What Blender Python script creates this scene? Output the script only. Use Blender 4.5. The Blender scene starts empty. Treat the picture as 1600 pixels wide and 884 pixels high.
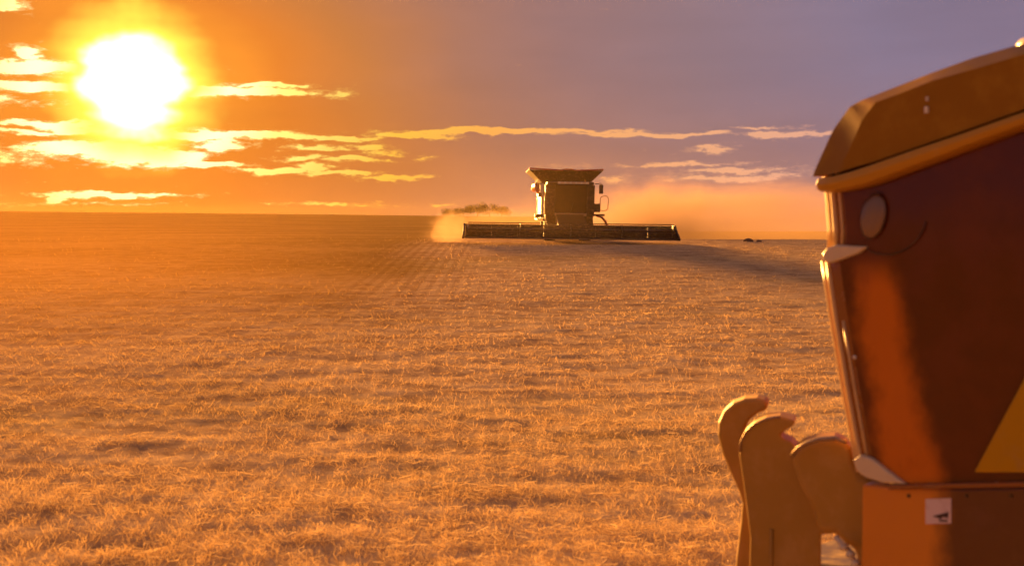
import bpy, bmesh, math, random
import numpy as np
from mathutils import Vector, Matrix

random.seed(7)
RNG = np.random.default_rng(7)
S = bpy.context.scene
COL = S.collection
R = math.radians

# ------------------------------------------------------------------ camera
FPX, CX, CY, HOR = 1900.0, 800.0, 442.0, 340.0      # photograph pixels
CAMZ = 3.0
PITCH = math.atan((CY - HOR) / FPX)
cam_d = bpy.data.cameras.new('camera')
cam = bpy.data.objects.new('camera', cam_d); COL.objects.link(cam)
cam.location = (0, 0, CAMZ)
cam.rotation_euler = (math.pi / 2 - PITCH, 0, 0)
cam_d.sensor_width = 36.0
cam_d.lens = 36.0 * FPX / 1600.0
cam_d.clip_start = 0.05
cam_d.clip_end = 6000
cam_d.dof.use_dof = True
cam_d.dof.focus_distance = 45.0
cam_d.dof.aperture_fstop = 2.0
S.camera = cam

FWD = Vector((0, math.cos(PITCH), -math.sin(PITCH)))
UPV = Vector((0, math.sin(PITCH), math.cos(PITCH)))
def ray(px, py):
    return FWD + Vector((1, 0, 0)) * ((px - CX) / FPX) + UPV * (-(py - CY) / FPX)
def at(px, py, Y):
    d = ray(px, py); t = Y / d.y
    return Vector((d.x * t, Y, CAMZ + d.z * t))

# ------------------------------------------------------------------ sky, sun, exposure
SUN_DIR = ray(205, 132).normalized()
SUN_AZ = math.atan2(SUN_DIR.x, SUN_DIR.y)            # from +Y towards +X
SUN_EL = math.asin(SUN_DIR.z)
EXPOSURE = 2.28
K = 2 ** EXPOSURE
S.view_settings.view_transform = 'Standard'
S.view_settings.look = 'None'
S.view_settings.exposure = EXPOSURE
S.view_settings.gamma = 1.0
S.cycles.use_denoising = True
S.cycles.max_bounces = 6
S.cycles.volume_bounces = 1
S.cycles.volume_step_rate = 1.0
S.cycles.sample_clamp_indirect = 4.0

sun_d = bpy.data.lights.new('sun', 'SUN')
sun_d.energy = 5.0
sun_d.color = (1.0, 0.43, 0.085)
sun_d.angle = R(11.0)
sun = bpy.data.objects.new('sun', sun_d); COL.objects.link(sun)
sun.rotation_euler = SUN_DIR.to_track_quat('Z', 'Y').to_euler()
sun.location = SUN_DIR * 900

world = bpy.data.worlds.new('World'); S.world = world
world.use_nodes = True
WT = world.node_tree
WT.nodes.clear()

class E:
    """tiny expression builder over shader math nodes"""
    tree = None
    def __init__(s, sock): s.s = sock
    @staticmethod
    def m(op, *a, clamp=False):
        n = E.tree.nodes.new('ShaderNodeMath'); n.operation = op; n.use_clamp = clamp
        for i, v in enumerate(a):
            if isinstance(v, E): E.tree.links.new(v.s, n.inputs[i])
            else: n.inputs[i].default_value = v
        return E(n.outputs[0])
    def __add__(s, o): return E.m('ADD', s, o)
    def __radd__(s, o): return E.m('ADD', o, s)
    def __sub__(s, o): return E.m('SUBTRACT', s, o)
    def __rsub__(s, o): return E.m('SUBTRACT', o, s)
    def __mul__(s, o): return E.m('MULTIPLY', s, o)
    def __rmul__(s, o): return E.m('MULTIPLY', o, s)
    def __truediv__(s, o): return E.m('DIVIDE', s, o)
def smooth(x, a, b):
    n = E.tree.nodes.new('ShaderNodeMapRange'); n.interpolation_type = 'SMOOTHSTEP'
    E.tree.links.new(x.s, n.inputs['Value'])
    n.inputs['From Min'].default_value = a; n.inputs['From Max'].default_value = b
    return E(n.outputs['Result'])
def ramp(x, stops):
    n = E.tree.nodes.new('ShaderNodeValToRGB')
    el = n.color_ramp.elements
    while len(el) < len(stops): el.new(0.5)
    for e, (p, c) in zip(el, stops): e.position = p; e.color = (*c, 1)
    E.tree.links.new(x.s, n.inputs[0])
    return n.outputs[0]
def mixc(f, a, b, mode='MIX'):
    n = E.tree.nodes.new('ShaderNodeMix'); n.data_type = 'RGBA'; n.blend_type = mode
    if isinstance(f, E): E.tree.links.new(f.s, n.inputs[0])
    else: n.inputs[0].default_value = f
    for k, v in ((6, a), (7, b)):
        if isinstance(v, tuple): n.inputs[k].default_value = (*v, 1)
        else: E.tree.links.new(v, n.inputs[k])
    return n.outputs[2]
def scalec(c, k):
    n = E.tree.nodes.new('ShaderNodeVectorMath'); n.operation = 'SCALE'
    E.tree.links.new(c, n.inputs[0])
    if isinstance(k, E): E.tree.links.new(k.s, n.inputs['Scale'])
    else: n.inputs['Scale'].default_value = k
    return n.outputs[0]
def lin(r, g, b):
    f = lambda c: c / 12.92 if c <= 0.04045 else ((c + 0.055) / 1.055) ** 2.4
    return (f(r / 255), f(g / 255), f(b / 255))
def noise(vec, scale, detail=4, rough=0.55, dist=0.0):
    n = E.tree.nodes.new('ShaderNodeTexNoise')
    n.inputs['Scale'].default_value = scale; n.inputs['Detail'].default_value = detail
    n.inputs['Roughness'].default_value = rough; n.inputs['Distortion'].default_value = dist
    E.tree.links.new(vec, n.inputs['Vector'])
    return E(n.outputs['Fac'])
def combine(x, y, z=0.0):
    n = E.tree.nodes.new('ShaderNodeCombineXYZ')
    for i, v in enumerate((x, y, z)):
        if isinstance(v, E): E.tree.links.new(v.s, n.inputs[i])
        else: n.inputs[i].default_value = v
    return n.outputs[0]

def build_world():
    E.tree = WT
    tc = WT.nodes.new('ShaderNodeTexCoord')
    sp = WT.nodes.new('ShaderNodeSeparateXYZ'); WT.links.new(tc.outputs['Generated'], sp.inputs[0])
    X, Y, Z = (E(o) for o in sp.outputs)
    az = E.m('ARCTAN2', X, Y); el = E.m('ARCSINE', Z)
    U = az * 1900.0; V = el * 1900.0
    dot = WT.nodes.new('ShaderNodeVectorMath'); dot.operation = 'DOT_PRODUCT'
    WT.links.new(tc.outputs['Generated'], dot.inputs[0]); dot.inputs[1].default_value = SUN_DIR
    ang = E.m('ARCCOSINE', E.m('MINIMUM', E(dot.outputs['Value']), 1.0)) * (180 / math.pi)   # degrees from the sun

    sky = WT.nodes.new('ShaderNodeTexSky'); sky.sky_type = 'NISHITA'
    sky.sun_disc = False; sky.sun_elevation = SUN_EL; sky.sun_rotation = SUN_AZ
    sky.air_density = 1.5; sky.dust_density = 3.0

    ST = 0.1                                             # background strength
    inv = 1.0 / (K * ST)
    # veil of high cloud lit by the low sun: colour by distance from the sun
    v1 = combine(U * 0.0009, V * 0.0030, 3.1)
    soft = noise(v1, 1.6, 3, 0.5)
    a2 = (ang + (soft - 0.5) * 7.0) * (1 / 60.0)
    veil = ramp(a2, [(0.0, lin(255, 168, 52)), (0.085, lin(244, 142, 44)), (0.11, lin(226, 126, 44)), (0.17, lin(197, 120, 64)), (0.25, lin(168, 115, 96)),
                     (0.34, lin(153, 115, 114)), (0.44, lin(144, 117, 126)), (0.56, lin(135, 119, 142)), (0.75, lin(132, 114, 138)), (1.0, lin(136, 108, 114))])
    warm = ramp(a2, [(0.0, lin(236, 130, 44)), (0.10, lin(218, 122, 46)), (0.2, lin(196, 118, 60)), (0.30, lin(176, 118, 88)), (0.40, lin(170, 120, 104)),
                     (0.60, lin(160, 118, 116)), (1.0, lin(136, 110, 118))])
    low = smooth(V, 250.0, 0.0)
    base = mixc(low * 0.85, veil, warm)
    # mid tone lilac bank between the cloud lines
    bank = smooth(noise(combine(U * 0.0016, V * 0.009, 7.7), 1.3, 4, 0.55), 0.45, 0.75)
    base = mixc(bank * 0.30, base, scalec(base, 0.72))
    lump = smooth(noise(combine(U * 0.0045, V * 0.012, 31.0), 1.0, 5, 0.6), 0.42, 0.72)
    base = mixc(lump * 0.16, base, scalec(base, 1.35))

    # ragged streaks of cloud, lit along their edges
    wn = noise(combine(U * 0.012, V * 0.035, 1.3), 1.0, 3, 0.6) - 0.5
    wn2 = noise(combine(U * 0.012, V * 0.035, 9.3), 1.0, 3, 0.6) - 0.5
    Uw = U + wn * 50.0; Vw = V + wn2 * 26.0
    ragged = noise(combine(U * 0.042, V * 0.125, 4.4), 1.0, 6, 0.72)
    streaks = [  # centre x, centre y, half length, half thickness, weight (photograph pixels)
        (70, 106, 95, 9, 1.05), (42, 84, 18, 11, 1.0), (55, 136, 110, 6, 1.05), (398, 144, 80, 5, 1.1), (420, 135, 60, 4, .9), (300, 141, 90, 8, 1.25),
        (95, 193, 80, 5, 1.0), (190, 204, 90, 7, 1.1), (55, 206, 60, 4, .9), (340, 212, 170, 5, 1.0),
        (105, 231, 58, 9, 1.05), (200, 238, 52, 14, 1.25), (270, 246, 42, 12, 1.1), (342, 226, 34, 9, .95),
        (330, 258, 50, 4, .85), (430, 267, 52, 5, 1.0), (486, 262, 26, 6, .95), (6, 3, 24, 9, 1.0),
        (92, 311, 12, 7, .8), (172, 303, 100, 4, .85), (532, 146, 36, 9, .55),
        (520, 214, 80, 4, .9), (640, 211, 60, 6, .95), (500, 231, 52, 4, .72), (578, 228, 26, 6, .8),
        (560, 251, 62, 4, .72), (476, 247, 34, 5, .8), (655, 246, 22, 6, .62), (622, 279, 54, 4, .8), (524, 271, 56, 4, .85), (600, 238, 26, 5, .7),
        (740, 205, 130, 4, 1.05), (860, 207, 130, 4, 1.0), (1010, 211, 130, 3.5, 1.0), (1215, 211, 60, 5, .8),
        (1195, 200, 70, 3, .5), (1310, 208, 60, 4, .75), (1122, 233, 40, 6, .65), (1060, 257, 90, 4, .8), (1150, 267, 90, 5, .72),
        (1125, 278, 100, 6, .7), (1215, 275, 50, 7, .6), (960, 280, 30, 7, .6), (520, 318, 90, 3, .55), (692, 322, 24, 3, .5),
        (130, 318, 140, 4, .4), (880, 262, 60, 5, .4), (1420, 240, 90, 5, .6), (1560, 214, 120, 5, .7), (-160, 150, 150, 8, .9),
        (-120, 240, 130, 12, .9), (1700, 262, 110, 6, .6), (-300, 205, 160, 6, .8)]
    field = None
    for (px, py, hl, ht, w) in streaks:
        d = ray(px, py).normalized()
        u0 = math.atan2(d.x, d.y) * 1900; v0 = math.asin(d.z) * 1900
        du = (Uw - u0) * (1.0 / hl); dv = (Vw - v0) * (1.0 / ht)
        e = E.m('MULTIPLY_ADD', du, du, dv * dv)
        g = E.m('MULTIPLY', E.m('POWER', 0.5, e), w)
        field = g if field is None else E.m('MAXIMUM', field, g)
    # the same kind of streaks carry on round the rest of the horizon
    ring = noise(combine(U * 0.0024, V * 0.03, 21.0), 1.0, 5, 0.6)
    band = smooth(V, 10.0, 70.0) * smooth(V, 560.0, 230.0) * smooth(E.m('ABSOLUTE', az + 0.0), 0.46, 0.62)
    field = E.m('MAXIMUM', field, smooth(ring, 0.52, 0.72) * band * 0.8)
    cf = field - (ragged - 0.5) * 1.5
    cloud = smooth(cf, 0.40, 0.62)
    edge = smooth(cf, 0.20, 0.44)
    ccol = ramp(ang * (1 / 60.0), [(0.0, (2.2, 1.9, .9)), (0.07, (1.9, 1.6, .75)), (0.11, (1.4, 1.05, .26)), (0.15, (1.05, .70, .14)), (0.2, lin(255, 192, 70)),
                                   (0.27, lin(252, 174, 84)), (0.36, lin(244, 172, 110)), (0.5, lin(230, 168, 138)), (0.8, lin(190, 150, 160)),
                                   (1.0, lin(150, 128, 150))])
    ecol = mixc(0.5, base, ccol)
    base = mixc(edge * 0.45, base, ecol)
    base = mixc(cloud, base, ccol)

    # the sun burning through thin cloud
    angw = ang + (noise(combine(U * 0.011, V * 0.014, 2.0), 1.0, 3, 0.5) - 0.5) * 1.9
    angw = angw + (noise(combine(U * 0.003, V * 0.022, 12.0), 1.0, 2, 0.5) - 0.5) * 1.7
    disc = smooth(angw, 2.5, 0.5)
    halo = smooth(angw, 4.3, 2.0)
    base = mixc(halo, base, (1.35, 1.02, 0.10))
    base = mixc(disc, base, (5.0, 4.6, 3.6))

    # below the horizon nothing but the dim ground tone
    total = mixc(0.997, sky.outputs[0], scalec(base, inv))
    bg = WT.nodes.new('ShaderNodeBackground'); bg.inputs['Strength'].default_value = ST
    WT.links.new(total, bg.inputs['Color'])
    out = WT.nodes.new('ShaderNodeOutputWorld'); WT.links.new(bg.outputs[0], out.inputs['Surface'])
build_world()
world.cycles.sampling_method = 'MANUAL'
world.cycles.sample_map_resolution = 1024

# ------------------------------------------------------------------ materials
def material(name, rgb, rough=0.5, metal=0.0, spec=0.5, coat=0.0, wear=0.0, wear_rgb=(0.30, 0.18, 0.09), wear_scale=6.0, bump=0.0, band=None):
    """procedural paint, metal or rubber with dust lying on it in patches"""
    m = bpy.data.materials.new(name); m.use_nodes = True
    t = m.node_tree; E.tree = t
    b = t.nodes['Principled BSDF']
    b.inputs['Base Color'].default_value = (*rgb, 1)
    b.inputs['Roughness'].default_value = rough
    b.inputs['Metallic'].default_value = metal
    b.inputs['Specular IOR Level'].default_value = spec
    b.inputs['Coat Weight'].default_value = coat
    tc = t.nodes.new('ShaderNodeTexCoord')
    if wear > 0:
        n = noise(tc.outputs['Object'], wear_scale, 6, 0.65)
        f = smooth(n, 0.62 - wear * 0.4, 0.78)
        col = mixc(f * min(1, 0.35 + wear), rgb, wear_rgb)
        if band: col = flare_band(t, tc, col, band, (0.72, 0.25, 0.012))
        t.links.new(col, b.inputs['Base Color'])
        rr = E.m('MULTIPLY_ADD', f, 0.35, rough, clamp=True)
        t.links.new(rr.s, b.inputs['Roughness'])
    if bump > 0:
        bn = t.nodes.new('ShaderNodeBump'); bn.inputs['Strength'].default_value = bump; bn.inputs['Distance'].default_value = 0.02
        t.links.new(noise(tc.outputs['Object'], 25, 4).s, bn.inputs['Height'])
        t.links.new(bn.outputs[0], b.inputs['Normal'])
    return m

def flare_band(t, tc, base, band, rgb):
    """a broad orange lens flare painted into the colour along the cab, between two slanting edges"""
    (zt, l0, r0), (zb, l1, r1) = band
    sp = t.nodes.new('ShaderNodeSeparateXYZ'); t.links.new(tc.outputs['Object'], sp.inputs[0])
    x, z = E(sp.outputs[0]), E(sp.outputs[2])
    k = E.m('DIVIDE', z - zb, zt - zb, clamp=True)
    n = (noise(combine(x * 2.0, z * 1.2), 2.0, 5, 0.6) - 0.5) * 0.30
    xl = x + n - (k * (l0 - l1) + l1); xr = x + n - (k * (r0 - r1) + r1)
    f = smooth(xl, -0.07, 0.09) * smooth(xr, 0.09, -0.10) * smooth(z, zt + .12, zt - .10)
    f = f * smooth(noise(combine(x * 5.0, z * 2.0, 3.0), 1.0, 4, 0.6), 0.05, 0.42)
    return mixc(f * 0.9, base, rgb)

def glass_material(name, tint, see, rough=0.06, band=None):
    m = bpy.data.materials.new(name); m.use_nodes = True
    t = m.node_tree; E.tree = t
    b = t.nodes['Principled BSDF']
    tc = t.nodes.new('ShaderNodeTexCoord')
    n = noise(tc.outputs['Object'], 3.0, 5, 0.6)
    f = smooth(n, 0.35, 0.8)
    col = mixc(f * 0.6, tint, tuple(min(1, c * 1.7) for c in tint))
    if band: col = flare_band(t, tc, col, band, (0.66, 0.17, 0.006))
    t.links.new(col, b.inputs['Base Color'])
    b.inputs['Specular IOR Level'].default_value = 0.4
    t.links.new(E.m('MULTIPLY_ADD', f, 0.22, rough).s, b.inputs['Roughness'])
    tr = t.nodes.new('ShaderNodeBsdfTransparent'); tr.inputs[0].default_value = (0.5, 0.36, 0.24, 1)
    mx = t.nodes.new('ShaderNodeMixShader'); mx.inputs[0].default_value = 1 - see
    t.links.new(tr.outputs[0], mx.inputs[1]); t.links.new(b.outputs[0], mx.inputs[2])
    t.links.new(mx.outputs[0], t.nodes['Material Output'].inputs['Surface'])
    return m

M = {}
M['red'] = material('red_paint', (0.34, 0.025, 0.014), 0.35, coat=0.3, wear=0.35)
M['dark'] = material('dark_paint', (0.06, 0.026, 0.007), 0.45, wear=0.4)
M['black'] = material('black_rubber', (0.02, 0.016, 0.013), 0.7, wear=0.5, bump=0.3)
M['steel'] = material('worn_steel', (0.34, 0.24, 0.16), 0.35, metal=0.7, wear=0.4)
M['cream'] = material('cream_for_sunlit_look', (0.66, 0.54, 0.36), 0.35, coat=0.3, wear=0.2)
M['white'] = material('white_paint', (0.78, 0.72, 0.64), 0.3, coat=0.4, wear=0.1)
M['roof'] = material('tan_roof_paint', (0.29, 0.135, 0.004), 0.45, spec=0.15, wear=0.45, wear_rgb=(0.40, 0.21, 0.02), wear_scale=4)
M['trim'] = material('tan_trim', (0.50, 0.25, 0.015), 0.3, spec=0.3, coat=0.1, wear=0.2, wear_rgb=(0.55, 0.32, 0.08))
M['yellow'] = material('yellow_paint', (0.50, 0.27, 0.004), 0.45, spec=0.15, wear=0.25, wear_rgb=(0.4, 0.25, 0.08))
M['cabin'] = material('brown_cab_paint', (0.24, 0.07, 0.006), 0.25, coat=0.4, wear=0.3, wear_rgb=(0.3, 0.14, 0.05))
M['seal'] = material('amber_window_seal', (0.66, 0.42, 0.17), 0.28, coat=0.4, wear=0.2)
M['guard'] = material('dusty_tan_paint', (0.42, 0.23, 0.035), 0.45, spec=0.25, wear=0.5, wear_rgb=(0.52, 0.30, 0.08), wear_scale=5)
M['glass'] = glass_material('dark_tinted_glass', (0.12, 0.02, 0.002), 0.06)
M['glass_far'] = glass_material('dark_windscreen_glass', (0.05, 0.02, 0.006), 0.05)
M['lamp'] = material('clear_lamp_lens', (0.75, 0.70, 0.60), 0.15, coat=0.6)
M['mirror'] = material('mirror_glass', (0.22, 0.15, 0.12), 0.3, metal=0.6, wear=0.4)
M['ink'] = material('dark_print', (0.06, 0.03, 0.03), 0.6)
M['sticker'] = material('pale_sticker', (0.70, 0.55, 0.56), 0.45, wear=0.3, wear_rgb=(0.5, 0.34, 0.3), wear_scale=30)

# ------------------------------------------------------------------ mesh helpers
def link(name, me, mat=None, parent=None):
    o = bpy.data.objects.new(name, me); COL.objects.link(o)
    if mat is not None: me.materials.append(mat)
    if parent is not None: o.parent = parent
    return o
def from_bm(name, bm, mat, parent=None, bevel=0.0, seg=2, smooth_=False):
    bmesh.ops.recalc_face_normals(bm, faces=bm.faces)
    me = bpy.data.meshes.new(name); bm.to_mesh(me); bm.free()
    o = link(name, me, mat, parent)
    if bevel > 0:
        md = o.modifiers.new('bevel', 'BEVEL'); md.width = bevel; md.segments = seg; md.limit_method = 'ANGLE'; md.angle_limit = R(35)
        md.harden_normals = False
    if smooth_:
        for p in me.polygons: p.use_smooth = True
    return o
def b_box(bm, lo, hi, mtx=None):
    vs = [bm.verts.new((x, y, z)) for z in (lo[2], hi[2]) for y in (lo[1], hi[1]) for x in (lo[0], hi[0])]
    for f in ((0, 2, 3, 1), (4, 5, 7, 6), (0, 1, 5, 4), (2, 6, 7, 3), (0, 4, 6, 2), (1, 3, 7, 5)):
        bm.faces.new([vs[i] for i in f])
    if mtx is not None:
        for v in vs: v.co = mtx @ v.co
    return vs
def b_tube(bm, pts, r, n=8, cap=True):
    pts = [Vector(p) for p in pts]
    rr = r if isinstance(r, (list, tuple)) else [r] * len(pts)
    rings = []
    prev = None
    for i, p in enumerate(pts):
        a = pts[max(0, i - 1)]; b = pts[min(len(pts) - 1, i + 1)]
        t = (b - a).normalized()
        if prev is None:
            h = Vector((0, 0, 1)) if abs(t.z) < 0.9 else Vector((1, 0, 0))
            u = t.cross(h).normalized()
        else:
            u = (prev - t * prev.dot(t)).normalized()
        prev = u
        v = t.cross(u)
        rings.append([bm.verts.new(p + (u * math.cos(k * 2 * math.pi / n) + v * math.sin(k * 2 * math.pi / n)) * rr[i]) for k in range(n)])
    for a, b in zip(rings, rings[1:]):
        for k in range(n):
            bm.faces.new((a[k], a[(k + 1) % n], b[(k + 1) % n], b[k]))
    if cap:
        bm.faces.new(rings[0][::-1]); bm.faces.new(rings[-1])
def b_prism(bm, pts, ext):
    """polygon of 3-D points pushed along the vector ext"""
    ext = Vector(ext)
    a = [bm.verts.new(p) for p in pts]; b = [bm.verts.new(Vector(p) + ext) for p in pts]
    bm.faces.new(a[::-1]); bm.faces.new(b)
    n = len(a)
    for i in range(n): bm.faces.new((a[i], a[(i + 1) % n], b[(i + 1) % n], b[i]))
def b_lathe(bm, prof, axis='X', n=24, origin=(0, 0, 0)):
    """profile of (offset along axis, radius)"""
    ox, oy, oz = origin
    rings = []
    for (d, r) in prof:
        ring = []
        for k in range(n):
            c, s = math.cos(2 * math.pi * k / n) * r, math.sin(2 * math.pi * k / n) * r
            co = {'X': (ox + d, oy + c, oz + s), 'Y': (ox + c, oy + d, oz + s), 'Z': (ox + c, oy + s, oz + d)}[axis]
            ring.append(bm.verts.new(co))
        rings.append(ring)
    for a, b in zip(rings, rings[1:]):
        for k in range(n): bm.faces.new((a[k], a[(k + 1) % n], b[(k + 1) % n], b[k]))
    bm.faces.new(rings[0][::-1]); bm.faces.new(rings[-1])
def P_box(name, lo, hi, mat, parent, bevel=0.01, mtx=None):
    bm = bmesh.new(); b_box(bm, lo, hi, mtx); return from_bm(name, bm, mat, parent, bevel)
def P_tube(name, pts, r, mat, parent, n=8):
    bm = bmesh.new(); b_tube(bm, pts, r, n); return from_bm(name, bm, mat, parent, smooth_=True)
def P_prism(name, pts, ext, mat, parent, bevel=0.01, seg=2):
    bm = bmesh.new(); b_prism(bm, pts, ext); return from_bm(name, bm, mat, parent, bevel, seg)
def thing(name, label, cat, loc=(0, 0, 0), rot=(0, 0, 0), group=None):
    o = bpy.data.objects.new(name, None); COL.objects.link(o)
    o.empty_display_size = 0.3
    o.location = loc; o.rotation_euler = rot
    o['label'] = label; o['category'] = cat
    if group: o['group'] = group
    return o

# ------------------------------------------------------------------ terrain
def _hash(ix, iy, seed):
    h = (ix.astype(np.int64) * 374761393 + iy.astype(np.int64) * 668265263 + seed * 1442695041) & 0xFFFFFFFF
    h = ((h ^ (h >> 13)) * 1274126177) & 0xFFFFFFFF
    h = h ^ (h >> 16)
    return (h & 0xFFFFFF) / float(0xFFFFFF)
def vnoise(x, y, seed=0):
    x = np.asarray(x, float); y = np.asarray(y, float)
    ix = np.floor(x); iy = np.floor(y); fx = x - ix; fy = y - iy
    fx = fx * fx * (3 - 2 * fx); fy = fy * fy * (3 - 2 * fy)
    a = _hash(ix, iy, seed); b = _hash(ix + 1, iy, seed); c = _hash(ix, iy + 1, seed); d = _hash(ix + 1, iy + 1, seed)
    return (a * (1 - fx) + b * fx) * (1 - fy) + (c * (1 - fx) + d * fx) * fy
def fbm(x, y, seed=0, oct=4):
    t = 0; a = 0.5; s = 0
    for k in range(oct):
        t = t + a * vnoise(x * 2 ** k + 17.3 * k, y * 2 ** k - 9.1 * k, seed + k); s += a; a *= 0.55
    return t / s
def sm(x): x = np.clip(x, 0, 1); return x * x * (3 - 2 * x)

CREST = 66.0
def height(x, y):
    x = np.asarray(x, float); y = np.asarray(y, float)
    z0 = 1.72 * sm((y - 12) / (CREST - 12) * 0.84) / float(sm(np.array(0.84)))
    near = np.where(y < CREST, z0, 1.72)
    hx = 3.25 + 0.0115 * np.clip(-x, 0, 320) + 0.12 * np.sin(x / 63 + 2.2) - 8.5 * sm((x - 8) / 45)
    left = 1.72 + (hx - 1.72) * np.clip((y - CREST) / 380, 0, 1) ** 1.0
    right = 1.72 - 3.4 * sm((y - CREST - 3) / 70) + (hx + 1.68) * sm((y - 150) / 300)
    m = sm((x + 0.05 * y + 0.5) / 8)
    far = left * (1 - m) + right * m
    far = far - 0.004 * np.clip(y - 450, 0, None)
    z = np.where(y < CREST, near, far)
    z = z + 0.05 * (fbm(x / 7, y / 7, 5, 2) - 0.5) * np.clip(1.2 - np.abs(y) / 300, 0, 1)
    return z
def straw_cover(x, y):
    """0..1 how thickly the straw lies: streaky patches"""
    a = fbm(x / 1.5, y / 0.62, 31, 4)
    b = fbm(x / 6.0, y / 2.4, 47, 3)
    c = fbm(x / 0.45, y / 0.3, 77, 2)
    return np.clip((a * 0.55 + b * 0.3 + c * 0.25 - 0.36) * 2.6, 0, 1)
def crop(x, y):
    """0..1 the darker, smoother stand left of the cut swath"""
    w = (fbm(x / 9, y / 14, 63, 3) - 0.5)
    return sm((y + w * 24 - 14) / 40) * sm((-x - 0.02 * y - 0.6 + w * 5) / 4.5)
def relief(x, y):
    f = np.clip(1.1 - y / 75.0, 0.25, 1) * np.clip((y + 20) / 15, 0, 1)
    rows = 0.012 * np.cos((x + 0.05 * y) * 2 * np.pi / 0.42)
    return f * (0.036 * (straw_cover(x, y) - 0.4) + 0.02 * (fbm(x / 0.28, y / 0.24, 91, 3) - 0.5) + 0.045 * (fbm(x / 0.8, y / 0.7, 131, 2) - 0.5) + rows)
def ground_z(x, y): return height(x, y) + relief(x, y)

def grid_mesh(name, xs, ys, zf):
    Xg, Yg = np.meshgrid(xs, ys)
    Zg = zf(Xg, Yg)
    co = np.stack([Xg, Yg, Zg], -1).reshape(-1, 3)
    nx, ny = len(xs), len(ys)
    i = (np.arange(ny - 1)[:, None] * nx + np.arange(nx - 1)[None, :]).reshape(-1)
    quads = np.stack([i, i + 1, i + nx + 1, i + nx], -1)
    return raw_mesh(name, co, quads)
def raw_mesh(name, co, faces, smooth_=True):
    k = faces.shape[1]; nf = faces.shape[0]
    me = bpy.data.meshes.new(name)
    me.vertices.add(len(co)); me.vertices.foreach_set('co', co.astype(np.float32).ravel())
    me.loops.add(nf * k); me.loops.foreach_set('vertex_index', faces.astype(np.int32).ravel())
    me.polygons.add(nf); me.polygons.foreach_set('loop_start', np.arange(0, nf * k, k, dtype=np.int32))
    me.polygons.foreach_set('use_smooth', np.full(nf, smooth_))
    me.update(calc_edges=True)
    return me

def ground_material():
    m = bpy.data.materials.new('stubble_soil'); m.use_nodes = True
    t = m.node_tree; E.tree = t
    b = t.nodes['Principled BSDF']
    tc = t.nodes.new('ShaderNodeTexCoord')
    sp = t.nodes.new('ShaderNodeSeparateXYZ'); t.links.new(tc.outputs['Object'], sp.inputs[0])
    X, Y = E(sp.outputs[0]), E(sp.outputs[1])
    streak = noise(combine(X * 1.1, Y * 1.5), 1.0, 6, 0.62)
    big = noise(combine(X * 0.07, Y * 0.16), 1.0, 4, 0.55)
    fine = noise(combine(X * 6.0, Y * 9.0), 1.0, 5, 0.7)
    f = smooth(streak * 0.6 + big * 0.25 + fine * 0.22, 0.42, 0.64)
    c = mixc(f, (0.41, 0.26, 0.13), (0.66, 0.47, 0.25))
    # green-gold regrowth patches
    g = smooth(noise(combine(X * 0.05, Y * 0.09, 5.0), 1.0, 4, 0.6), 0.52, 0.7)
    c = mixc(g * 0.35, c, (0.40, 0.30, 0.07))
    # darker dry stand to the left, and beyond the cut ground
    wob = (noise(combine(X * 0.11, Y * 0.07, 2.0), 1.0, 3, 0.55) - 0.5)
    edge = smooth(Y + wob * 24.0, 14.0, 54.0) * smooth(X * -1.0 - Y * 0.02 + wob * 5.0, 0.6, 5.1)
    edge = E.m('MAXIMUM', edge, smooth(Y, 72.0, 84.0))
    c = mixc(edge * 0.85, c, mixc(smooth(streak * 0.4 + big * 0.6, 0.34, 0.66), (0.19, 0.12, 0.025), (0.29, 0.18, 0.042)))
    # drill rows
    w = t.nodes.new('ShaderNodeTexWave'); w.wave_type = 'BANDS'; w.bands_direction = 'X'
    w.inputs['Scale'].default_value = 0.75; w.inputs['Distortion'].default_value = 0.6; w.inputs['Detail'].default_value = 2
    t.links.new(tc.outputs['Object'], w.inputs['Vector'])
    lane = smooth(X + Y * 0.03, -5.5, -3.5) * smooth(X + Y * 0.03, 0.6, -1.0) * smooth(Y, 30.0, 42.0) * smooth(Y, 75.0, 64.0)
    c = mixc(smooth(E(w.outputs['Fac']), 0.3, 0.7) * (lane * 0.22 + 0.03), c, (0.16, 0.08, 0.025))
    t.links.new(c, b.inputs['Base Color'])
    b.inputs['Roughness'].default_value = 0.95
    b.inputs['Specular IOR Level'].default_value = 0.0
    bn = t.nodes.new('ShaderNodeBump'); bn.inputs['Strength'].default_value = 0.55; bn.inputs['Distance'].default_value = 0.12
    t.links.new((streak + fine * 0.7).s, bn.inputs['Height'])
    t.links.new(bn.outputs[0], b.inputs['Normal'])
    return m

def grow(a, b, s0, k):
    r = [a]; s = s0
    while r[-1] < b: r.append(r[-1] + s); s *= k
    return np.array(r)
xr = np.concatenate([np.arange(0, 16, 0.15), grow(16, 70, 0.35, 1.03), grow(72, 900, 4, 1.12)])
xs = np.concatenate([-xr[:0:-1], xr])
ys = np.concatenate([-grow(12, 500, 2, 1.25)[::-1], np.arange(-10, 6, 0.8), np.arange(6, 40, 0.12), grow(40, 120, 0.14, 1.012), grow(121, 900, 2.2, 1.03)])
field = link('field', grid_mesh('field', xs, ys, ground_z), ground_material())
field['kind'] = 'structure'

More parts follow.
